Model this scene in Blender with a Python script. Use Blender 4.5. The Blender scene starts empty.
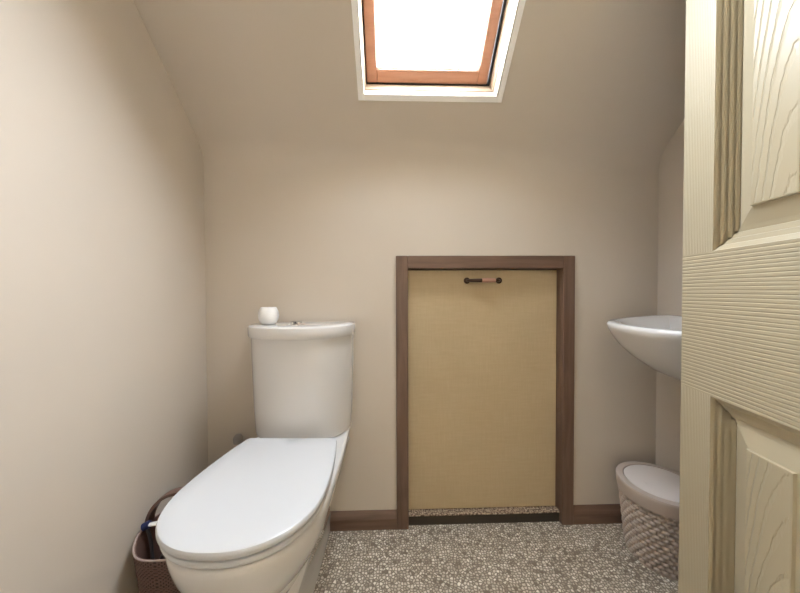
import bpy, bmesh, math, random
from mathutils import Vector, Matrix
random.seed(7)
PI = math.pi
SC = bpy.context.scene
COL = SC.collection

# ------------------------------------------------------------------ camera
F_PX = 298.0
yw, pt, rl = math.radians(1.7), math.radians(-1.0), math.radians(0.2)
fw = Vector((math.sin(yw)*math.cos(pt), math.cos(yw)*math.cos(pt), math.sin(pt)))
rt = Vector((math.cos(yw), -math.sin(yw), 0))
up = rt.cross(fw)
rt2 = rt*math.cos(rl) - up*math.sin(rl)
up2 = up*math.cos(rl) + rt*math.sin(rl)
cd = bpy.data.cameras.new('camera')
cam = bpy.data.objects.new('camera', cd); COL.objects.link(cam)
cd.sensor_fit = 'HORIZONTAL'; cd.sensor_width = 36.0; cd.lens = F_PX/800*36.0
cd.clip_start = 0.02
M3 = Matrix((rt2, up2, -fw)).transposed()
cam.matrix_world = Matrix.Translation((0, 0, .89)) @ M3.to_4x4()
SC.camera = cam

# ------------------------------------------------------------------ light and exposure
wd = bpy.data.worlds.new('overcast_sky'); SC.world = wd; wd.use_nodes = True
bgn = wd.node_tree.nodes['Background']
# thin bright overcast: an even cool sky, and the sun veiled by cloud into a wide soft disc
bgn.inputs['Color'].default_value = (.84, .92, 1.0, 1); bgn.inputs['Strength'].default_value = 17.0
sun = bpy.data.lights.new('veiled_sun', 'SUN'); sun.energy = 3.0; sun.angle = math.radians(50); sun.color = (1, .97, .93)
so = bpy.data.objects.new('veiled_sun', sun); COL.objects.link(so)
so.rotation_euler = Vector((.80, .12, .78)).to_track_quat('Z', 'Y').to_euler()

def area(name, loc, rot, sx, sy, power, col=(1, 1, 1), portal=False):
    l = bpy.data.lights.new(name, 'AREA'); l.shape = 'RECTANGLE'; l.size = sx; l.size_y = sy
    l.energy = power; l.color = col
    o = bpy.data.objects.new(name, l); COL.objects.link(o)
    o.location = loc; o.rotation_euler = rot
    if portal: l.cycles.is_portal = True
    return o

# sloping ceiling frame: origin on the knee-wall line, S up the slope, N out through the roof
XL, XR, YB = -.679, 1.02, 1.112
ZK, ANG = 1.398, math.radians(42.35)
SV = Vector((0, -math.cos(ANG), math.sin(ANG))); NV = Vector((0, math.sin(ANG), math.cos(ANG)))
SO = Vector((0, YB, ZK))
MS = Matrix(((1, 0, 0, 0), (0, SV.y, NV.y, YB), (0, SV.z, NV.z, ZK), (0, 0, 0, 1)))   # (x, s, n) -> world
def sl(x, s, n): return SO + Vector((x, 0, 0)) + SV*s + NV*n
WX0, WX1, WS0, WS1 = -.088, .348, .186, .96
p_ = area('sky_portal', sl((WX0+WX1)/2, (WS0+WS1)/2,   .155), (0, 0, 0), .50, .84, 1, portal=True)
p_.rotation_euler = (-NV).to_track_quat('-Z', 'Y').to_euler()
# the lit landing behind the photographer
area('landing_lamp', (.12, -.75, 2.12), (0, 0, 0), .5, .5, 1.2, (1, .88, .70))

SC.view_settings.view_transform = 'Standard'; SC.view_settings.look = 'None'
SC.view_settings.gamma = 1; SC.view_settings.use_curve_mapping = False
SC.view_settings.exposure = 1.34
SC.cycles.max_bounces = 14; SC.cycles.diffuse_bounces = 8; SC.cycles.transparent_max_bounces = 12

# ------------------------------------------------------------------ helpers
def link(name, me, mat, parent=None):
    o = bpy.data.objects.new(name, me); COL.objects.link(o)
    if mat is not None:
        for m in (mat if isinstance(mat, (list, tuple)) else [mat]): me.materials.append(m)
    if parent: o.parent = parent
    return o
def obj(name, bm, mat, parent=None, smooth=None):
    """bmesh -> one mesh object; geometry is given in world space, a parented part is moved into its thing's space"""
    bmesh.ops.remove_doubles(bm, verts=bm.verts, dist=1e-6)
    bmesh.ops.recalc_face_normals(bm, faces=bm.faces)
    if smooth is not None:
        lim = math.radians(smooth)
        for f in bm.faces: f.smooth = True
        for e in bm.edges:
            if len(e.link_faces) == 2 and e.calc_face_angle(0) > lim: e.smooth = False
    if parent is not None:
        w = Vector((0, 0, 0)); q = parent
        while q is not None: w = w + q.location; q = q.parent
        bmesh.ops.translate(bm, verts=bm.verts, vec=-w)
    me = bpy.data.meshes.new(name); bm.to_mesh(me); bm.free()
    return link(name, me, mat, parent)
def empty(name, loc):
    o = bpy.data.objects.new(name, None); COL.objects.link(o); o.location = loc; o.empty_display_size = .05
    return o
def tag(o, label, cat, group=None):
    o['label'] = label; o['category'] = cat
    if group: o['group'] = group
    return o
def structure(o): o['kind'] = 'structure'; return o

def box(bm, x0, x1, y0, y1, z0, z1, bev=0, seg=2, M=None):
    r = bmesh.ops.create_cube(bm, size=1)
    vs = r['verts']
    for v in vs:
        v.co = Vector((x0+(v.co.x+.5)*(x1-x0), y0+(v.co.y+.5)*(y1-y0), z0+(v.co.z+.5)*(z1-z0)))
    if bev:
        es = list({e for v in vs for e in v.link_edges})
        g = bmesh.ops.bevel(bm, geom=es, offset=bev, segments=seg, affect='EDGES', profile=.5)
        vs = list({v for f in g['faces'] for v in f.verts} | {v for v in vs if v.is_valid})
    if M is not None:
        for v in vs: v.co = M @ v.co
    return vs
def loft(bm, rings, cap0=True, cap1=True, closed=True):
    R = [[bm.verts.new(p) for p in r] for r in rings]
    n = len(R[0])
    for a, b in zip(R[:-1], R[1:]):
        for i in range(n if closed else n-1):
            j = (i+1) % n
            bm.faces.new((a[i], a[j], b[j], b[i]))
    if cap0: bm.faces.new(R[0][::-1])
    if cap1: bm.faces.new(R[-1])
    return R
def lathe(bm, c, prof, n=48, axis='Z', sx=1, sy=1):
    rings = []
    for r, h in prof:
        ring = []
        for i in range(n):
            a = 2*PI*i/n; u, v = math.cos(a)*r*sx, math.sin(a)*r*sy
            ring.append(Vector(c) + (Vector((u, v, h)) if axis == 'Z' else Vector((u, -h, v)) if axis == 'Y' else Vector((h, u, v))))
        rings.append(ring)
    return loft(bm, rings)
def tube(bm, pts, r, n=12, flat=1.0, upv=Vector((0, 0, 1))):
    pts = [Vector(p) for p in pts]; rings = []
    rr = r if isinstance(r, (list, tuple)) else [r]*len(pts)
    prev = None
    for i, p in enumerate(pts):
        t = (pts[min(i+1, len(pts)-1)] - pts[max(i-1, 0)]).normalized()
        if prev is None:
            a = t.cross(upv)
            if a.length < 1e-3: a = t.cross(Vector((1, 0, 0)))
            a.normalize()
        else:
            a = (prev - t*prev.dot(t)).normalized()
        prev = a; b = t.cross(a)
        rings.append([p + a*math.cos(2*PI*k/n)*rr[i] + b*math.sin(2*PI*k/n)*rr[i]*flat for k in range(n)])
    loft(bm, rings)
def spline(pts, n=8):
    P = [Vector(p) for p in pts]; P = [P[0]*2-P[1]] + P + [P[-1]*2-P[-2]]
    out = []
    for i in range(1, len(P)-2):
        for k in range(n):
            t = k/n
            out.append(.5*((2*P[i]) + (P[i+1]-P[i-1])*t + (2*P[i-1]-5*P[i]+4*P[i+1]-P[i+2])*t*t + (3*P[i]-P[i-1]-3*P[i+1]+P[i+2])*t**3))
    out.append(P[-2]); return out

# ------------------------------------------------------------------ materials
class NT:
    def __init__(s, name):
        s.m = bpy.data.materials.new(name); s.m.use_nodes = True
        s.t = s.m.node_tree; s.b = s.t.nodes['Principled BSDF']; s.out = s.t.nodes['Material Output']
    def n(s, typ, **kw):
        nd = s.t.nodes.new(typ)
        for k, v in kw.items():
            if k in nd.inputs: nd.inputs[k].default_value = v
            else: setattr(nd, k, v)
        return nd
    def l(s, a, b): s.t.links.new(a, b)
    def coord(s, scale=(1, 1, 1), rot=(0, 0, 0), loc=(0, 0, 0)):
        tc = s.n('ShaderNodeTexCoord'); mp = s.n('ShaderNodeMapping')
        mp.inputs['Scale'].default_value = scale; mp.inputs['Rotation'].default_value = rot; mp.inputs['Location'].default_value = loc
        s.l(tc.outputs['Object'], mp.inputs['Vector']); return mp.outputs['Vector']
    def ramp(s, fac, stops):
        r = s.n('ShaderNodeValToRGB'); cr = r.color_ramp
        while len(cr.elements) < len(stops): cr.elements.new(.5)
        for e, (p, c) in zip(cr.elements, stops):
            e.position = p; e.color = (c[0], c[1], c[2], 1) if isinstance(c, tuple) else (c, c, c, 1)
        s.l(fac, r.inputs['Fac']); return r.outputs['Color']
    def bump(s, h, strength=.3, dist=.001, prev=None):
        b = s.n('ShaderNodeBump', Strength=strength, Distance=dist)
        s.l(h, b.inputs['Height'])
        if prev is not None: s.l(prev, b.inputs['Normal'])
        s.l(b.outputs['Normal'], s.b.inputs['Normal']); return b.outputs['Normal']
    def set(s, **kw):
        for k, v in kw.items(): s.b.inputs[k.replace('_', ' ')].default_value = v
        return s
def plain(name, col, rough=.5, **kw):
    m = NT(name); m.set(Base_Color=(*col, 1), Roughness=rough, **kw); return m.m

def wall_paint(name, col, rough=.75):
    m = NT(name); m.set(Roughness=rough)
    v = m.coord()
    n1 = m.n('ShaderNodeTexNoise', Scale=3.0, Detail=3.0); m.l(v, n1.inputs['Vector'])
    c = tuple(x*.965 for x in col)
    m.l(m.ramp(n1.outputs['Fac'], [(.3, c), (.7, col)]), m.b.inputs['Base Color'])
    n2 = m.n('ShaderNodeTexNoise', Scale=260.0, Detail=2.0); m.l(v, n2.inputs['Vector'])
    n3 = m.n('ShaderNodeTexNoise', Scale=9.0, Detail=2.0); m.l(v, n3.inputs['Vector'])
    nm = m.bump(n2.outputs['Fac'], .12, .0006)
    m.bump(n3.outputs['Fac'], .25, .004, nm)
    return m.m
M_wall = wall_paint('magnolia_wall_paint', (.580, .518, .447))
M_ceil = wall_paint('sloping_ceiling_paint', (.580, .518, .447))
M_hall = wall_paint('landing_paint', (.72, .62, .47))
M_white = plain('white_gloss_paint', (.90, .89, .87), .35)
M_porc = NT('white_porcelain').set(Base_Color=(.64, .63, .625, 1), Roughness=.10, Coat_Weight=.5, Coat_Roughness=.04).m
M_lid = NT('white_seat_plastic').set(Base_Color=(.56, .575, .60, 1), Roughness=.22).m
M_chrome = NT('chrome').set(Base_Color=(.75, .75, .76, 1), Metallic=1.0, Roughness=.12).m
M_black = plain('black_rubber', (.02, .02, .025), .6)
M_dark = plain('void_dark', (.05, .04, .03), .9)

def wood(name, c0, c1, scale=(4, 60, 60), rough=.45, bump=.15):
    m = NT(name); m.set(Roughness=rough)
    v = m.coord(scale)
    n = m.n('ShaderNodeTexNoise', Scale=1.0, Detail=6.0, Roughness=.6, Distortion=.6); m.l(v, n.inputs['Vector'])
    m.l(m.ramp(n.outputs['Fac'], [(.3, c0), (.7, c1)]), m.b.inputs['Base Color'])
    m.bump(n.outputs['Fac'], bump, .001); return m.m
M_brown_v = wood('brown_stained_wood_upright', (.10, .058, .040), (.185, .112, .078), (50, 50, 3.5))
M_brown_h = wood('brown_stained_wood_across', (.10, .058, .040), (.185, .112, .078), (3.5, 50, 50))
M_pine = wood('varnished_pine', (.36, .165, .095), (.44, .22, .135), (5, 5, 60), .35)
M_pine2 = wood('pale_pine_frame', (.34, .25, .17), (.42, .32, .22), (5, 5, 60), .4)

# ------------------------------------------------------------------ floor
m = NT('pebble_vinyl'); m.set(Roughness=.42)
v = m.coord((1, 1, 1))
nz = m.n('ShaderNodeTexNoise', Scale=60.0, Detail=1.0); m.l(v, nz.inputs['Vector'])
mx = m.n('ShaderNodeMix', data_type='VECTOR'); mx.inputs[0].default_value = .006
m.l(v, mx.inputs[4]); m.l(nz.outputs['Color'], mx.inputs[5])
vo = m.n('ShaderNodeTexVoronoi', Scale=106.0, Randomness=.8); m.l(mx.outputs[1], vo.inputs['Vector'])
ve = m.n('ShaderNodeTexVoronoi', Scale=106.0, Randomness=.8, feature='DISTANCE_TO_EDGE'); m.l(mx.outputs[1], ve.inputs['Vector'])
sep = m.n('ShaderNodeSeparateColor'); m.l(vo.outputs['Color'], sep.inputs['Color'])
cellc = m.ramp(sep.outputs[0], [(0, (.16, .12, .09)), (.13, (.40, .34, .27)), (.45, (.56, .50, .41)), (.8, (.68, .62, .525)), (1, (.85, .80, .70))])
edge = m.ramp(ve.outputs['Distance'], [(.04, 0.0), (.26, 1.0)])
mc = m.n('ShaderNodeMix', data_type='RGBA'); mc.inputs[6].default_value = (.17, .135, .10, 1)
m.l(edge, mc.inputs[0]); m.l(cellc, mc.inputs[7]); m.l(mc.outputs[2], m.b.inputs['Base Color'])
m.bump(edge, .35, .0008)
M_floor = m.m
bm = bmesh.new(); box(bm, XL-.1, XR+.1, -1.5, YB+.1, -.06, 0)
structure(obj('floor', bm, M_floor))

# ------------------------------------------------------------------ walls (with thickness)
T = .1
HX0, HX1, HZ1 = .062, .644, .974         # hatch opening in the knee wall
bm = bmesh.new()
box(bm, XL-T, HX0-.02, YB, YB+T, 0, ZK+.03); box(bm, HX1+.02, XR+T, YB, YB+T, 0, ZK+.03)
box(bm, HX0-.02, HX1+.02, YB, YB+T, HZ1+.02, ZK+.03)
structure(obj('wall_back', bm, M_wall))
def gable(name, xa, xb):
    bm = bmesh.new()
    pts = [(-.12, 0), (YB+T, 0), (YB+T, ZK-.05), (YB, ZK), (YB-1.19*math.cos(ANG), 2.2), (-.12, 2.2)]
    up_ = .10
    pts = [(-.12, 0), (YB+T, 0), (YB+T, ZK+.06), (YB-1.19*math.cos(ANG)+.06, 2.27), (-.12, 2.27)]
    loft(bm, [[Vector((xa, y, z)) for y, z in pts], [Vector((xb, y, z)) for y, z in pts]])
    return structure(obj(name, bm, M_wall))
gable('wall_left', XL-T, XL); gable('wall_right', XR, XR+T)
DW0, DW1, DH = -.20, .50, 1.86           # doorway behind / beside the camera
FY = -.03
bm = bmesh.new()
box(bm, XL-T, DW0-.02, FY-.09, FY, 0, 2.27); box(bm, DW1+.02, XR+T, FY-.09, FY, 0, 2.27)
box(bm, DW0-.02, DW1+.02, FY-.09, FY, DH+.02, 2.27)
structure(obj('wall_front', bm, M_wall))
# sloping ceiling with the window opening cut through it
bm = bmesh.new()
RT = .138
for (x0, x1, s0, s1) in ((XL-T, WX0, -.10, 1.24), (WX1, XR+T, -.10, 1.24), (WX0, WX1, -.10, WS0), (WX0, WX1, WS1, 1.24)):
    if s0 < 0:   # lower edge trimmed to a vertical cut over the knee wall
        vs = box(bm, x0, x1, 0, s1, 0, RT, M=MS)
    else:
        vs = box(bm, x0, x1, s0, s1, 0, RT, M=MS)
structure(obj('ceiling', bm, M_ceil))
bm = bmesh.new(); yt = YB-1.19*math.cos(ANG); box(bm, XL-T, XR+T, FY-.09, yt+.005, 2.2, 2.3)
structure(obj('ceiling_flat', bm, M_ceil))
# plaster rounding where the knee wall turns into the slope
bm = bmesh.new(); tl = .055; th = math.pi/2-ANG      # turn angle between wall (up) and slope direction
rad = tl/math.tan(th/2); ringA = []
for k in range(13):
    a_ = th*k/12; ringA.append((YB-rad+rad*math.cos(a_), ZK-tl+rad*math.sin(a_)))
ringA += [(YB+.02, ZK+.03), (YB+.02, ZK-tl)]
loft(bm, [[Vector((x, y, z)) for y, z in ringA] for x in (XL, XR)])
structure(obj('ceiling_cove', bm, M_wall, None, 30))
# landing behind the doorway
bm = bmesh.new()
box(bm, -1.0, -.9, -1.5, FY-.09, 0, 2.3); box(bm, 1.15, 1.25, -1.5, FY-.09, 0, 2.3)
box(bm, -1.0, 1.25, -1.6, -1.5, 0, 2.3)
structure(obj('wall_landing', bm, M_hall))
bm = bmesh.new(); box(bm, -1.0, 1.25, -1.6, FY-.09, 2.2, 2.3)
structure(obj('ceiling_landing', bm, M_hall))
# door lining around the doorway
bm = bmesh.new()
box(bm, DW0-.02, DW0, FY-.09, FY, 0, DH+.02); box(bm, DW1, DW1+.02, FY-.09, FY, 0, DH+.02); box(bm, DW0-.02, DW1+.02, FY-.09, FY, DH, DH+.02)
structure(obj('trim_1', bm, M_white))

# skirting: rounded top board
def skirt(name, x0, x1):
    bm = bmesh.new(); d = .014; h = .066
    prof = [(0, 0), (-d, 0), (-d, .040), (-d+.009, h-.004), (-d+.012, h), (0, h)]
    loft(bm, [[Vector((x, YB+y, z)) for y, z in prof] for x in (x0, x1)])
    return structure(obj(name, bm, M_brown_h))
skirt('baseboard_back_left', XL, .018); skirt('baseboard_back_right', .689, XR)

# ------------------------------------------------------------------ eaves hatch
YF = YB-.016
hatch = empty('door_2', (.356, YB, 0)); structure(hatch)
bm = bmesh.new(); box(bm, .018, HX0, YF, YB, 0, 1.021, .0025); obj('frame_post', bm, M_brown_v, hatch)
bm = bmesh.new(); box(bm, HX1, .689, YF, YB, 0, 1.021, .0025); obj('frame_post', bm, M_brown_v, hatch)
bm = bmesh.new(); box(bm, HX0, HX1, YF, YB, HZ1, 1.021, .0025); obj('frame_head', bm, M_brown_h, hatch)
bm = bmesh.new()
box(bm, HX0-.018, HX0, YB, YB+.06, 0, HZ1+.018); box(bm, HX1, HX1+.018, YB, YB+.06, 0, HZ1+.018); box(bm, HX0, HX1, YB, YB+.06, HZ1, HZ1+.018)
obj('lining', bm, M_brown_v, hatch)
m = NT('hatch_board'); m.set(Roughness=.5)
v = m.coord((1, 1, 1)); w1 = m.n('ShaderNodeTexNoise', Scale=1.0, Detail=4.0); mp = m.coord((18, 18, 160)); m.l(mp, w1.inputs['Vector'])
w2 = m.n('ShaderNodeTexNoise', Scale=1.0, Detail=2.0); mp2 = m.coord((200, 40, 14)); m.l(mp2, w2.inputs['Vector'])
w3 = m.n('ShaderNodeTexNoise', Scale=5.0, Detail=3.0); m.l(v, w3.inputs['Vector'])
ad = m.n('ShaderNodeMath', operation='ADD'); m.l(w1.outputs['Fac'], ad.inputs[0]); m.l(w2.outputs['Fac'], ad.inputs[1])
ad2 = m.n('ShaderNodeMath', operation='MULTIPLY_ADD'); m.l(w3.outputs['Fac'], ad2.inputs[0]); ad2.inputs[1].default_value = .8; m.l(ad.outputs[0], ad2.inputs[2])
m.l(m.ramp(ad2.outputs[0], [(.0, (.46, .36, .22)), (1.0, (.505, .40, .25))]), m.b.inputs['Base Color'])
for nd in m.t.nodes:
    if nd.type == 'VALTORGB': nd.color_ramp.elements[0].position = .15
mr = m.n('ShaderNodeMapRange'); m.l(ad2.outputs[0], mr.inputs[0]); mr.inputs[1].default_value = 1.0; mr.inputs[2].default_value = 1.8
for lk in list(m.t.links):
    if lk.to_node.type == 'VALTORGB': m.t.links.remove(lk)
rampn = [nd for nd in m.t.nodes if nd.type == 'VALTORGB'][0]; m.l(mr.outputs[0], rampn.inputs['Fac'])
m.bump(ad.outputs[0], .2, .0006)
M_board = m.m
bm = bmesh.new(); box(bm, HX0+.002, HX1-.003, YB+.024, YB+.04, .046, HZ1-.004, .001)
panel = obj('hatch_panel', bm, M_board, hatch)
M_sill = NT('worn_sill'); M_sill.set(Roughness=.7)
nn_ = M_sill.n('ShaderNodeTexNoise', Scale=140.0, Detail=4.0); M_sill.l(M_sill.coord(), nn_.inputs['Vector'])
M_sill.l(M_sill.ramp(nn_.outputs['Fac'], [(.4, (.09, .055, .035)), (.52, (.30, .22, .15)), (.66, (.5, .42, .32))]), M_sill.b.inputs['Base Color'])
bm = bmesh.new(); box(bm, HX0, HX1, YB-.002, YB+.06, .038, .043, .001); obj('sill', bm, M_sill.m, hatch)
bm = bmesh.new(); box(bm, HX0, HX1, YB+.004, YB+.06, 0, .038); obj('gap_shade_board', bm, M_dark, hatch)  # dark-coloured board stands in for the shaded gap under the sill
bm = bmesh.new(); box(bm, HX0-.02, HX1+.02, YB+.06, YB+T, 0, HZ1+.02); obj('leak_blocker', bm, M_dark, hatch)  # unseen board added to stop sky light leaking in around the panel
# bow handle (open bow with two roses and a coloured centre grip)
hp = Vector((.352, YB+.024, .930))
M_bronze = NT('dark_bronze').set(Base_Color=(.06, .035, .025, 1), Metallic=.8, Roughness=.35).m
M_copper = NT('copper_grip').set(Base_Color=(.62, .36, .28, 1), Metallic=.6, Roughness=.3).m
bm = bmesh.new()
pts = [hp+Vector((x, y, 0)) for x, y in ((-.062, -.004), (-.058, -.014), (-.045, -.023), (-.02, -.027), (0, -.028), (.02, -.027), (.045, -.023), (.058, -.014), (.062, -.004))]
sp = spline(pts, 5); tube(bm, sp, [.0045+.0028*math.sin(PI*i/(len(sp)-1)) for i in range(len(sp))], 12)
hd = obj('handle', bm, M_bronze, hatch, 40)
hd['label'] = 'dark bronze bow handle with a coppery grip'
for sx in (-1, 1):
    bm = bmesh.new(); lathe(bm, hp+Vector((sx*.062, 0, 0)), [(.012, 0), (.012, .003), (.009, .005), (.004, .006)], 24, 'Y'); obj('handle_rose', bm, M_bronze, hd, 40)
bm = bmesh.new(); tube(bm, [hp+Vector((x, y, 0)) for x, y in ((-.012, -.0285), (.01, -.0288), (.03, -.027), (.047, -.022))], [.0077, .0086, .0078, .006], 14); obj('grip', bm, M_copper, hd, 40)

# ------------------------------------------------------------------ skylight (window_1)
win = empty('window_1', sl((WX0+WX1)/2, WS0, 0)); structure(win)
def ring_boards(bm, x0, x1, s0, s1, w, n0, n1, bev=.0015, wb=None):
    wb = wb or w
    box(bm, x0, x0+w, s0, s1, n0, n1, bev, 2, MS); box(bm, x1-w, x1, s0, s1, n0, n1, bev, 2, MS)
    box(bm, x0+w, x1-w, s0, s0+wb, n0, n1, bev, 2, MS); box(bm, x0+w, x1-w, s1-w, s1, n0, n1, bev, 2, MS)
bm = bmesh.new(); ring_boards(bm, WX0-.016, WX1+.018, WS0-.015, WS1+.015, .016, -.004, .0, .001); obj('architrave', bm, M_white, win)
bm = bmesh.new(); ring_boards(bm, WX0, WX1, WS0, WS1, .003, -.003, .040, .0008); obj('lining', bm, plain('cream_lining_paint', (.62, .57, .49), .4), win)
bm = bmesh.new(); ring_boards(bm, WX0+.0, WX1-.0, WS0+.0, WS1-.0, .0052, .042, .0995, .0012, .006)
obj('outer_frame', bm, M_pine2, win)
bm = bmesh.new(); ring_boards(bm, WX0, WX1, WS0, WS1, .012, .103, .138, .0005); obj('gasket', bm, M_black, win)
SX0, SX1, SS0, SS1 = WX0+.0085, WX1-.015, WS0+.0105, WS1-.012
bm = bmesh.new(); ring_boards(bm, SX0, SX1, SS0, SS1, .034, .098, .124, .003, .038)
sash = obj('sash', bm, M_pine, win)
bm = bmesh.new(); ring_boards(bm, SX0+.034, SX1-.034, SS0+.038, SS1-.034, .004, .106, .124, .0008); obj('glazing_bead', bm, M_white, sash)
m = NT('window_glass'); tb = m.n('ShaderNodeBsdfTransparent'); gb = m.n('ShaderNodeBsdfGlossy', Roughness=.0); fr = m.n('ShaderNodeFresnel', IOR=1.45)
ge = m.n('ShaderNodeNewGeometry'); io = m.n('ShaderNodeMapRange'); m.l(ge.outputs['Backfacing'], io.inputs[0]); io.inputs[3].default_value = 1.45; io.inputs[4].default_value = 1/1.45
m.l(io.outputs[0], fr.inputs['IOR'])     # same reflectance from either face of the thin pane
ms = m.n('ShaderNodeMixShader'); m.l(fr.outputs[0], ms.inputs[0]); m.l(tb.outputs[0], ms.inputs[1]); m.l(gb.outputs[0], ms.inputs[2]); m.l(ms.outputs[0], m.out.inputs['Surface'])
M_glass = m.m
bm = bmesh.new(); box(bm, SX0+.030, SX1-.030, SS0+.034, SS1-.030, .114, .118, 0, 1, MS); obj('pane', bm, M_glass, sash)

# ------------------------------------------------------------------ panelled door (door_1), swung into the room
DA = math.radians(10.1)
dd = Vector((math.sin(DA), math.cos(DA), 0)); nn = Vector((-math.cos(DA), math.sin(DA), 0))   # along the door to its free edge; out of the seen face
D0 = Vector((.603, .600, .008))
MD = Matrix((( -dd.x, nn.x, 0, D0.x), (-dd.y, nn.y, 0, D0.y), (0, 0, 1, D0.z), (0, 0, 0, 1)))   # (t from free edge, n, z)
def cream(name, mode):
    m = NT(name); m.set(Roughness=.38, Base_Color=(.36, .31, .215, 1))
    tc = m.n('ShaderNodeTexCoord')
    sepx = m.n('ShaderNodeSeparateXYZ'); m.l(tc.outputs['Object'], sepx.inputs[0])
    def comb(cx, cy, cz):
        # door-space coordinates scaled (the door leaf is its own object with its axes along the leaf)
        mp = m.n('ShaderNodeMapping'); mp.inputs['Scale'].default_value = (cx, cy, cz); m.l(tc.outputs['Object'], mp.inputs['Vector']); return mp.outputs[0]
    if mode == 'stile':
        n = m.n('ShaderNodeTexWave', Scale=1.0, Distortion=1.6, Detail=2.0); n.inputs['Detail Scale'].default_value = .35
        n.bands_direction = 'X'; n.wave_profile = 'SIN'; m.l(comb(85, 10, 1.6), n.inputs['Vector'])
        m.bump(m.ramp(n.outputs['Fac'], [(.12, 0.0), (.5, 1.0)]), .45, .0005)
    elif mode == 'rail':
        n = m.n('ShaderNodeTexWave', Scale=1.0, Distortion=4.5, Detail=2.0); n.inputs['Detail Scale'].default_value = .55
        n.bands_direction = 'Z'; n.wave_profile = 'SIN'; m.l(comb(4, 10, 46), n.inputs['Vector'])
        m.bump(m.ramp(n.outputs['Fac'], [(.0, 0.0), (.22, .8), (.6, 1.0)]), .7, .001)
    else:
        def M_(op, a, b=None, c=None):
            q = m.n('ShaderNodeMath', operation=op)
            for i, x in enumerate((a, b, c)):
                if x is None: continue
                if isinstance(x, (int, float)): q.inputs[i].default_value = x
                else: m.l(x, q.inputs[i])
            return q.outputs[0]
        n = m.n('ShaderNodeTexNoise', Scale=1.0, Detail=1.0); m.l(comb(9, 9, 4), n.inputs['Vector'])
        ns = m.n('ShaderNodeTexNoise', Scale=1.0, Detail=2.0); m.l(comb(150, 150, 60), ns.inputs['Vector'])
        dt = M_('SUBTRACT', sepx.outputs['X'], .205); d2 = M_('MULTIPLY', dt, dt)
        val = M_('MULTIPLY_ADD', d2, 780.0, M_('MULTIPLY', sepx.outputs['Z'], 12.0))
        val = M_('MULTIPLY_ADD', n.outputs['Fac'], 1.6, val); val = M_('MULTIPLY_ADD', ns.outputs['Fac'], .32, val)
        fx = m.n('ShaderNodeMath', operation='FRACT'); m.l(val, fx.inputs[0])
        m.bump(m.ramp(fx.outputs[0], [(.0, 1.0), (.25, .95), (.5, .0), (.58, 1.0), (1, 1.0)]), .8, .0012)
    return m.m
M_stile, M_rail, M_field = cream('cream_door_upright_grain', 'stile'), cream('cream_door_cross_grain', 'rail'), cream('cream_door_panel_grain', 'panel')
M_mould = plain('cream_door_moulding', (.36, .31, .215), .36)
DWID, DTH, DHT = .62, .036, 1.83
door = bpy.data.objects.new('door_1', None); COL.objects.link(door); structure(door)
door.matrix_world = Matrix(((-dd.x, nn.x, 0, D0.x), (-dd.y, nn.y, 0, D0.y), (0, 0, 1, D0.z), (0, 0, 0, 1)))
def dobj(name, bm, mat, smooth=None, parent=None):
    bmesh.ops.remove_doubles(bm, verts=bm.verts, dist=1e-6)
    bmesh.ops.recalc_face_normals(bm, faces=bm.faces)
    me = bpy.data.meshes.new(name); bm.to_mesh(me); bm.free()
    return link(name, me, mat, parent or door)
ST = .0695; MUL = .088; PWD = (DWID-2*ST-MUL)/2
zr = [(0, .20), (.686, .954), (1.52, 1.60), (1.745, DHT)]       # rails (door space heights)
for t0, t1 in ((0, ST), (DWID-ST, DWID)):
    bm = bmesh.new()
    for i in range(3): box(bm, t0, t1, -DTH, 0, zr[i][1], zr[i+1][0])
    dobj('stile', bm, M_stile)
for z0, z1 in zr:
    bm = bmesh.new(); box(bm, 0, DWID, -DTH, -.0, z0, z1); dobj('rail', bm, M_rail)
pz = [(zr[i][1], zr[i+1][0]) for i in range(3)]
for z0, z1 in pz:
    bm = bmesh.new(); box(bm, ST+PWD, ST+PWD+MUL, -DTH, 0, z0, z1); dobj('mullion', bm, M_stile)
prof = [(0, 0), (.0006, -.012), (.0105, -.0035), (.0111, -.0145), (.0205, -.0065), (.0211, -.017), (.030, -.0095), (.0306, -.0175), (.036, -.0135),
        (.064, -.0055), (.0648, -.0015), (.067, -.001)]
prof_h = [(0, 0), (.001, -.002), (.009, -.007), (.0096, -.0085), (.018, -.0105), (.0186, -.012), (.0275, -.0135), (.0281, -.015), (.036, -.0135),
          (.064, -.0055), (.0648, -.0015), (.067, -.001)]
for z0, z1 in pz:
    for c in range(2):
        t0 = ST + c*(PWD+MUL); t1 = t0+PWD
        for side in (1, -1):
            off = 0 if side == 1 else -DTH
            bm = bmesh.new()
            def corner(k, o, d):      # k = 0..3 round the opening
                t = t0+o if k in (0, 3) else t1-o; z = z0+o if k in (0, 1) else z1-o
                return bm.verts.new((t, off+side*(max(d, -.0175) if side == -1 else d), z))
            for k in range(4):
                pr = prof_h if k in (0, 2) else prof
                A = [corner(k, o, d) for o, d in pr]; B = [corner((k+1) % 4, o, d) for o, d in pr]
                for i in range(len(pr)-1): bm.faces.new((A[i], B[i], B[i+1], A[i+1]))
            o, d = prof[-1]
            f = bm.faces.new([corner(k, o, d) for k in range(4)]); f.material_index = 1
            dobj('panel', bm, [M_mould, M_field])
# the tilted bevels carry the panel grain too
M_hinge = M_chrome

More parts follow.
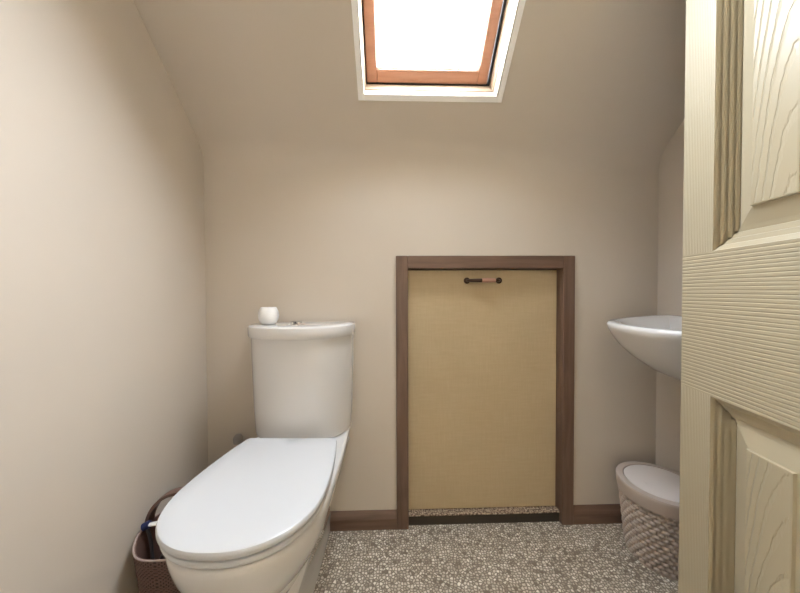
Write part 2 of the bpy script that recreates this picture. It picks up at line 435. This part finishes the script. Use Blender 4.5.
# ------------------------------------------------------------------ toilet
TX, TYaw = -.302, math.radians(3.0)
PIV = Vector((TX, .905, 0))
toilet = empty('toilet', (TX, .80, 0))
tag(toilet, 'white ceramic close-coupled toilet with its lid down against the back wall', 'toilet')
def rotp(p):
    d = Vector(p)-PIV; c, s = math.cos(TYaw), math.sin(TYaw)
    return PIV + Vector((d.x*c + d.y*s, -d.x*s + d.y*c, d.z)) if d.y < 0 else Vector(p)
def egg(hw, yf, yb, z, n=64, back='flat', wy=.30, sq=2.25):
    """outline with a long rounded nose toward -y and straight-ish tapering sides to a flat back edge"""
    pts = []
    L = yb-yf; yc = yf + L*(1-wy)*.62     # widest position
    rb = .83
    nf = n*3//4; nb = n-nf
    for i in range(nf+1):
        a = PI*i/nf                     # right widest -> nose -> left widest
        x = math.copysign(abs(math.cos(a))**(2/sq), math.cos(a))*hw; y = yc-(abs(math.sin(a))**(2/sq))*(yc-yf)
        pts.append((x, y))
    left = []
    for i in range(1, nb):
        t = i/nb
        left.append(t)
    bk = []
    m2 = 8
    for i in range(1, m2+1):
        t = i/m2; bk.append((-(hw - hw*(1-rb)*t**1.8), yc+(yb-yc-.006)*t))
    bk.append((-(hw*rb-.006), yb)); 
    for i in range(1, 6): bk.append((-(hw*rb-.006)*(1-2*i/6), yb))
    bk.append(((hw*rb-.006), yb))
    for i in range(m2, 0, -1):
        t = i/m2; bk.append(((hw - hw*(1-rb)*t**1.8), yc+(yb-yc-.006)*t))
    return [rotp((TX+x, y, z)) for x, y in pts+bk]
def shell(name, mat, specs, parent, smooth=35):
    bm = bmesh.new(); loft(bm, [egg(*s) for s in specs]); return obj(name, bm, mat, parent, smooth)
# lid and seat ring (thin rounded edges)
def slab(name, hw, yf, yb, z0, z1, r, mat, crown=0):
    sp_ = [(hw-r, yf+r, yb-r*.5, z0), (hw-r*.3, yf+r*.3, yb, z0+r*.35), (hw, yf, yb, z0+r), (hw, yf, yb, z1-r), (hw-r*.3, yf+r*.3, yb, z1-r*.35), (hw-r, yf+r, yb-r*.5, z1)]
    if crown:
        for k in (.25, .5, .75, .95):
            sp_.append((hw*(1-k), yf+(.17)*k, yb-(yb-yf-.18)*k*.9, z1+crown*(1-(1-k)**2)))
    return shell(name, mat, sp_, toilet)
seat = slab('seat', .161, .514, .905, .4095, .4235, .005, M_lid)
lid = slab('seat_lid', .165, .509, .907, .428, .446, .006, M_lid, .0015)
for sx in (-1, 1):
    bm = bmesh.new(); lathe(bm, (TX+sx*.075, .915, .403), [(.014, 0), (.014, .018), (.011, .024), (.003, .026)], 24); obj('hinge', bm, M_lid, toilet, 40)
# pan
def pan_ring(z, hw, yf, hb, n=64, nose=2.2, yb=1.105):
    """hw widest at the bowl, hb half-width of the back"""
    pts = []
    yc = yf+.20
    nf = 40
    for i in range(nf+1):
        a = PI*i/nf
        x = math.copysign(abs(math.cos(a))**(2/nose), math.cos(a))*hw; y = yc-(abs(math.sin(a))**(2/nose))*(yc-yf); pts.append((x, y))
    nb = 12
    def sm(t): return t*t*(3-2*t)
    for i in range(1, nb+1):
        t = i/nb; pts.append((-(hw+(hb-hw)*sm(t)), yc+(yb-yc)*t))
    for i in range(1, 6): pts.append((-hb*(1-2*i/6), yb))
    for i in range(nb, 0, -1):
        t = i/nb; pts.append(((hw+(hb-hw)*sm(t)), yc+(yb-yc)*t))
    return [rotp((TX+x, y, z)) for x, y in pts]
bm = bmesh.new()
rings = [pan_ring(z, hw, yf, hb) for z, hw, yf, hb in (
    (0, .062, .70, .058), (.06, .062, .70, .062), (.12, .068, .685, .074), (.17, .082, .655, .086), (.21, .099, .622, .098), (.25, .117, .588, .112), (.28, .131, .563, .122),
    (.32, .147, .537, .134), (.35, .155, .524, .142), (.375, .159, .518, .148), (.390, .1605, .516, .151), (.398, .160, .517, .151), (.4025, .157, .520, .149), (.4045, .150, .528, .142))]
loft(bm, rings)
pan = obj('pan', bm, M_porc, toilet, 50)
# applied skirt relief: the pedestal wing that sweeps from the foot up to the back of the bowl
bm = bmesh.new()
wing = []
for z, hw, yf, hb in ((0, .070, .66, .072), (.05, .068, .665, .072), (.10, .071, .675, .078), (.15, .080, .69, .090), (.20, .094, .72, .103), (.25, .108, .77, .119), (.30, .124, .84, .134), (.35, .138, .93, .146)):
    ring = []
    yc = yf+.05
    for i in range(21):
        a = PI*i/20; ring.append((math.cos(a)*hw, yc-math.sin(a)*.05))
    for i in range(1, 6): ring.append((-(hw+(hb-hw)*i/5), yc+(1.104-yc)*i/5))
    for i in range(5, 0, -1): ring.append(((hw+(hb-hw)*i/5), yc+(1.104-yc)*i/5))
    wing.append([rotp((TX+x, y, z)) for x, y in ring])
loft(bm, wing)
obj('pedestal', bm, M_porc, toilet, 50)
# cistern: D-shaped plan
CX = -.311
def dring(z, hw, yf, yb=1.108, k=2.4, n=40):
    pts = []
    ymid = yf+.125
    for i in range(n+1):
        a = PI*i/n
        x = math.copysign(abs(math.cos(a))**(2/k), math.cos(a))*hw; y = ymid-(abs(math.sin(a))**(2/2.0))*(ymid-yf); pts.append((x, y))
    pts += [(-hw, yb-.008), (-hw+.008, yb), (hw-.008, yb), (hw, yb-.008)]
    return [Vector((CX+x, y, z)) for x, y in pts]
bm = bmesh.new()
loft(bm, [dring(z, hw, yf) for z, hw, yf in ((.4065, .158, .955), (.410, .163, .948), (.425, .1645, .946), (.50, .168, .943), (.60, .170, .940), (.70, .172, .937), (.739, .1725, .936))])
obj('cistern', bm, M_porc, toilet, 40)
bm = bmesh.new()
loft(bm, [dring(z, hw, yf) for z, hw, yf in ((.739, .1735, .933), (.740, .1765, .929), (.743, .178, .927), (.770, .1785, .9265), (.7755, .177, .928), (.778, .173, .933), (.7785, .150, .96))])
obj('cistern_lid', bm, M_porc, toilet, 40)
bm = bmesh.new(); BC = Vector((-.316, 1.0, .7785)); lathe(bm, BC, [(.025, 0), (.025, .004), (.022, .0065), (.0205, .006)], 36)
fb = obj('flush_button', bm, M_chrome, toilet, 40)
for sx, w in ((-1, .4), (1, .55)):
    bm = bmesh.new(); lathe(bm, BC+Vector((sx*.0095, 0, .0058)), [(.0088, 0), (.0088, .006), (.007, .008), (.002, .0085)], 24, 'Z', 1, 1.6); obj('button_half', bm, M_chrome, fb, 40)

# ------------------------------------------------------------------ tealight holder
cup = bmesh.new()
CC = Vector((-.425, 1.045, .7786))
prof = [(.004, .0), (.018, .0), (.025, .004), (.0315, .016), (.0335, .030), (.0315, .044), (.0265, .055), (.0245, .058), (.0225, .058), (.0225, .054), (.028, .042), (.030, .030), (.027, .014), (.004, .008)]
rings = []
for k, (r, h) in enumerate(prof):
    ring = []
    for i in range(20):
        a = 2*PI*(i+.5*(k % 2))/20; q = r*(1+(.010 if i % 2 else -.008))
        ring.append(CC+Vector((math.cos(a)*q, math.sin(a)*q, h)))
    rings.append(ring)
loft(cup, rings)
M_frost = NT('frosted_white_glass').set(Base_Color=(.82, .82, .82, 1), Roughness=.3).m
tag(obj('tealight_holder', cup, M_frost, None, 25), 'small round white frosted tealight holder standing on the cistern lid', 'candle holder')

# ------------------------------------------------------------------ water supply pipe behind the pan
pipe = empty('supply_pipe', (-.555, 1.085, 0)); tag(pipe, 'short pale water pipe with a grey valve cap behind the left side of the toilet', 'pipe')
bm = bmesh.new(); tube(bm, [(-.555, 1.085, 0), (-.555, 1.085, .2), (-.555, 1.085, .345)], .0145, 16); obj('pipe', bm, plain('painted_pipe', (.62, .50, .42), .45), pipe, 40)
bm = bmesh.new(); lathe(bm, (-.555, 1.085, .345), [(.0155, 0), (.0165, .004), (.0165, .018), (.011, .028), (.004, .030)], 20); obj('valve_cap', bm, plain('grey_cap', (.30, .28, .26), .5), pipe, 40)

# ------------------------------------------------------------------ wash basin on the right wall
basin = bmesh.new()
BY = .832
def bring(z, a, b, inset=0, n=56, k=2.35, dy=0):
    pts = []
    for i in range(n+1):
        t = -PI/2 + PI*i/n
        x = abs(math.cos(t))**(2/k)*a; y = math.copysign(abs(math.sin(t))**(2/k), math.sin(t))*b
        pts.append(Vector((XR-inset-x, BY+dy+y, z)))
    return pts
seq = [(.585, .04, .07), (.590, .08, .095), (.602, .12, .115), (.622, .168, .142), (.645, .220, .172), (.685, .276, .205), (.720, .312, .224), (.750, .333, .236), (.766, .342, .240), (.777, .346, .242), (.7835, .346, .242), (.788, .341, .238)]
rings = [bring(z, a, b) for z, a, b in seq]
inner = [(.788, .318, .220, .020), (.784, .306, .212, .024), (.772, .290, .200, .030), (.75, .262, .178, .045), (.725, .225, .150, .065), (.70, .175, .115, .090), (.69, .08, .05, .14)]
def iring(z, a, b, ins, n=56):
    # closed oval bowl opening, sampled to match the outer ring: first half the front arc, ends at the back wall side
    pts = []
    for i in range(n+1):
        t = -PI/2 + PI*i/n
        x = abs(math.cos(t))**(2/2.2)*(a-ins); y = math.copysign(abs(math.sin(t))**(2/2.2), math.sin(t))*b
        pts.append(Vector((XR-ins-x, BY+y, z)))
    return pts
rings += [iring(*q) for q in inner]
for rg_ in rings:
    for p in rg_:
        if p.z > .75: p.z += max(0, (p.x-.70))/.32*.013
loft(basin, rings)
bs = obj('wash_basin', basin, M_porc, None, 50)
tag(bs, 'white ceramic wash basin mounted on the right wall above the bin', 'basin')

# ------------------------------------------------------------------ bin under the basin
BX, BYc = .900, .960
binr = empty('waste_bin', (BX, BYc, 0)); tag(binr, 'pale taupe basket-weave plastic bin with a swing lid under the basin', 'bin')
M_binb = plain('taupe_bin_plastic', (.46, .385, .335), .42)
M_binl = plain('pale_bin_lid_plastic', (.66, .61, .585), .38)
def binrad(z): return .097 + (.121-.097)*(z/.25)
bm = bmesh.new(); NU, NZ = 360, 96; z0, z1 = .004, .205
rings = []
rings.append([Vector((BX+math.cos(2*PI*i/NU)*.092, BYc+math.sin(2*PI*i/NU)*.092, 0)) for i in range(NU)])
ROWS, COLS = 15, 30
for k in range(NZ+1):
    z = z0+(z1-z0)*k/NZ; ring = []
    rowf = (z-z0)/(z1-z0)*ROWS; row = int(min(rowf, ROWS-1e-6)); fr_ = rowf-row
    for i in range(NU):
        a = 2*PI*i/NU; cf = a/(2*PI)*COLS + (.5 if row % 2 else 0)
        fc = cf-math.floor(cf)
        slant = abs(2*((fc + 0) % 1)-1)
        h = math.sin(PI*min(max(fr_, 0), 1)) * (math.sin(PI*fc)**.8)
        r = binrad(z) - .0085 + .0095*h
        zz = z + .0022*(1-2*slant)*(math.sin(PI*fr_))
        ring.append(Vector((BX+math.cos(a)*r, BYc+math.sin(a)*r, zz)))
    rings.append(ring)
loft(bm, rings, cap1=True)
obj('woven_body', bm, M_binb, binr, 60)
bm = bmesh.new(); lathe(bm, (BX, BYc, 0), [(.112, .203), (.1185, .204), (.1195, .208), (.1235, .240), (.1235, .244), (.1215, .2485), (.114, .2500), (.1035, .2500), (.1020, .2480), (.1020, .205)], 96)
rim = obj('rim_band', bm, M_binb, binr, 40)
bm = bmesh.new(); lathe(bm, (BX, BYc, .2485), [(.099, -.006), (.1000, -.001), (.0985, .0008), (.092, .0012), (.03, .0035), (.001, .0038)], 96)
swing = obj('swing_lid', bm, M_binl, binr, 40); 
bm = bmesh.new(); box(bm, BX-.058, BX-.030, BYc+.0-.012, BYc+.004, .2505, .2522, .0007); obj('finger_tab', bm, M_binl, swing, 40)

# ------------------------------------------------------------------ tote basket left of the toilet
KX, KY = -.575, .825
tote = empty('storage_basket', (KX, KY, 0)); tag(tote, 'brown woven plastic basket with an arched handle between toilet and left wall', 'basket')
M_tote = plain('brown_basket_plastic', (.15, .085, .068), .42)
M_tedge = plain('basket_rim_plastic', (.40, .31, .28), .4)
M_tshade = plain('basket_gap_shade', (.045, .026, .022), .6)  # darker colour that paints shade into the holes of the weave
RXa, RYa = .092, .100
def tote_pt(a, f, d=0):
    """a around the basket, f 0..1 base to rim; the rim rises toward the handle ends (left and right)"""
    k = .76+.24*f
    ca, sa = math.cos(a), math.sin(a); e = 2/2.6
    x = math.copysign(abs(ca)**e, ca)*(RXa*k+d); y = math.copysign(abs(sa)**e, sa)*(RYa*k+d)
    top = .240 + .022*abs(ca)**5
    return Vector((KX+x, KY+y, .002+(top-.002)*f))
NU, NZ = 448, 96
bm = bmesh.new(); rings = []
rings.append([tote_pt(2*PI*i/NU, 0, -.01) for i in range(NU)])
for k in range(NZ+1):
    f = k/NZ; ring = []
    for i in range(NU):
        a = 2*PI*i/NU
        u = a/(2*PI)*56; w = f*25
        p = abs(math.sin(PI*(u+w)))*abs(math.sin(PI*(u-w)))
        ring.append(tote_pt(a, f, -.003*(p**.6)))
    rings.append(ring)
for f in (1.0, .9, .6, .3, .03): rings.append([tote_pt(2*PI*i/NU, f, -.006) for i in range(NU)])
loft(bm, rings)
body = obj('basket_body', bm, [M_tote, M_tshade], tote, 60)
for p in body.data.polygons:
    if 1 < p.index // NU + 1 <= NZ and p.index < NU*(NZ+1):
        kk, ii = p.index // NU - 1, p.index % NU
        if kk < 0: continue
        u = (ii+.5)/NU*56; w = (kk+.5)/NZ*25
        if abs(math.sin(PI*(u+w)))*abs(math.sin(PI*(u-w))) > .62: p.material_index = 1  # deepest parts of the lattice get the painted shade
bm = bmesh.new(); pts = [tote_pt(2*PI*i/120, 1.0, -.002) for i in range(120)]
rg = []
for i in range(120):
    t = (pts[(i+1) % 120]-pts[i-1]).normalized(); a_ = t.cross(Vector((0, 0, 1))).normalized(); b_ = t.cross(a_)
    rg.append([pts[i]+a_*math.cos(2*PI*k/8)*.0022+b_*math.sin(2*PI*k/8)*.0022 for k in range(8)])
R = [[bm.verts.new(p) for p in r] for r in rg]
for i in range(120):
    for k in range(8): bm.faces.new((R[i][k], R[i][(k+1) % 8], R[(i+1) % 120][(k+1) % 8], R[(i+1) % 120][k]))
obj('rim', bm, M_tedge, tote, 60)
# handle: flat strap arch across the basket
bm = bmesh.new(); rings = []
HN = 36
for i in range(HN+1):
    a = PI*i/HN; cx = -math.cos(a)*(RXa-.002); cz = .248+math.sin(a)*.097
    nx, nz_ = -math.cos(a), math.sin(a)
    sec = []
    for (o, w_) in ((-.0035, -.013), (.0035, -.013), (.0045, 0), (.0035, .013), (-.0035, .013), (-.0025, 0)):
        sec.append(Vector((KX+cx+nx*o, KY+w_, cz+nz_*o)))
    rings.append(sec)
loft(bm, rings); obj('handle', bm, M_tote, tote, 50)

# brush and cloth in the basket
brush = empty('cleaning_brush', (KX-.02, KY-.02, .05)); tag(brush, 'white handled cleaning brush with a dark blue collar standing in the brown basket', 'brush')
B0 = Vector((-.648, .800, .272)); B1 = Vector((-.585, .805, .280))
bm = bmesh.new(); tube(bm, [B0, B0.lerp(B1, .3), B0.lerp(B1, .7), B1], [.0055, .0065, .0075, .006], 14, .7); obj('handle', bm, M_white, brush, 50)
bm = bmesh.new(); tube(bm, [B0-Vector((.010, .002, .004)), B0+Vector((.004, .001, .002))], .0095, 16); obj('collar', bm, plain('navy_plastic', (.015, .025, .10), .4), brush, 50)
bm = bmesh.new(); tube(bm, spline([B0-Vector((.004, 0, .004)), B0+Vector((.004, .004, -.05)), (-.635, .80, .13), (-.632, .80, .03)], 6), .004, 10); obj('shaft', bm, plain('grey_brush_wire', (.08, .08, .09), .4), brush, 50)
bm = bmesh.new()
r = bmesh.ops.create_icosphere(bm, subdivisions=4, radius=1)
for v in r['verts']:
    n = v.co.normalized(); k = 1+.10*math.sin(9*n.x+4*n.z)+.08*math.sin(13*n.y+5*n.x)+.05*math.sin(21*n.z+7*n.y)
    v.co = Vector((-.578+n.x*.040*k, .822+n.y*.055*k, .138+n.z*.098*k))
BAG = tag(obj('black_bag', bm, plain('black_plastic_bag', (.018, .016, .02), .3), None, 60), 'black crumpled plastic bag stuffed inside the brown basket', 'bag')
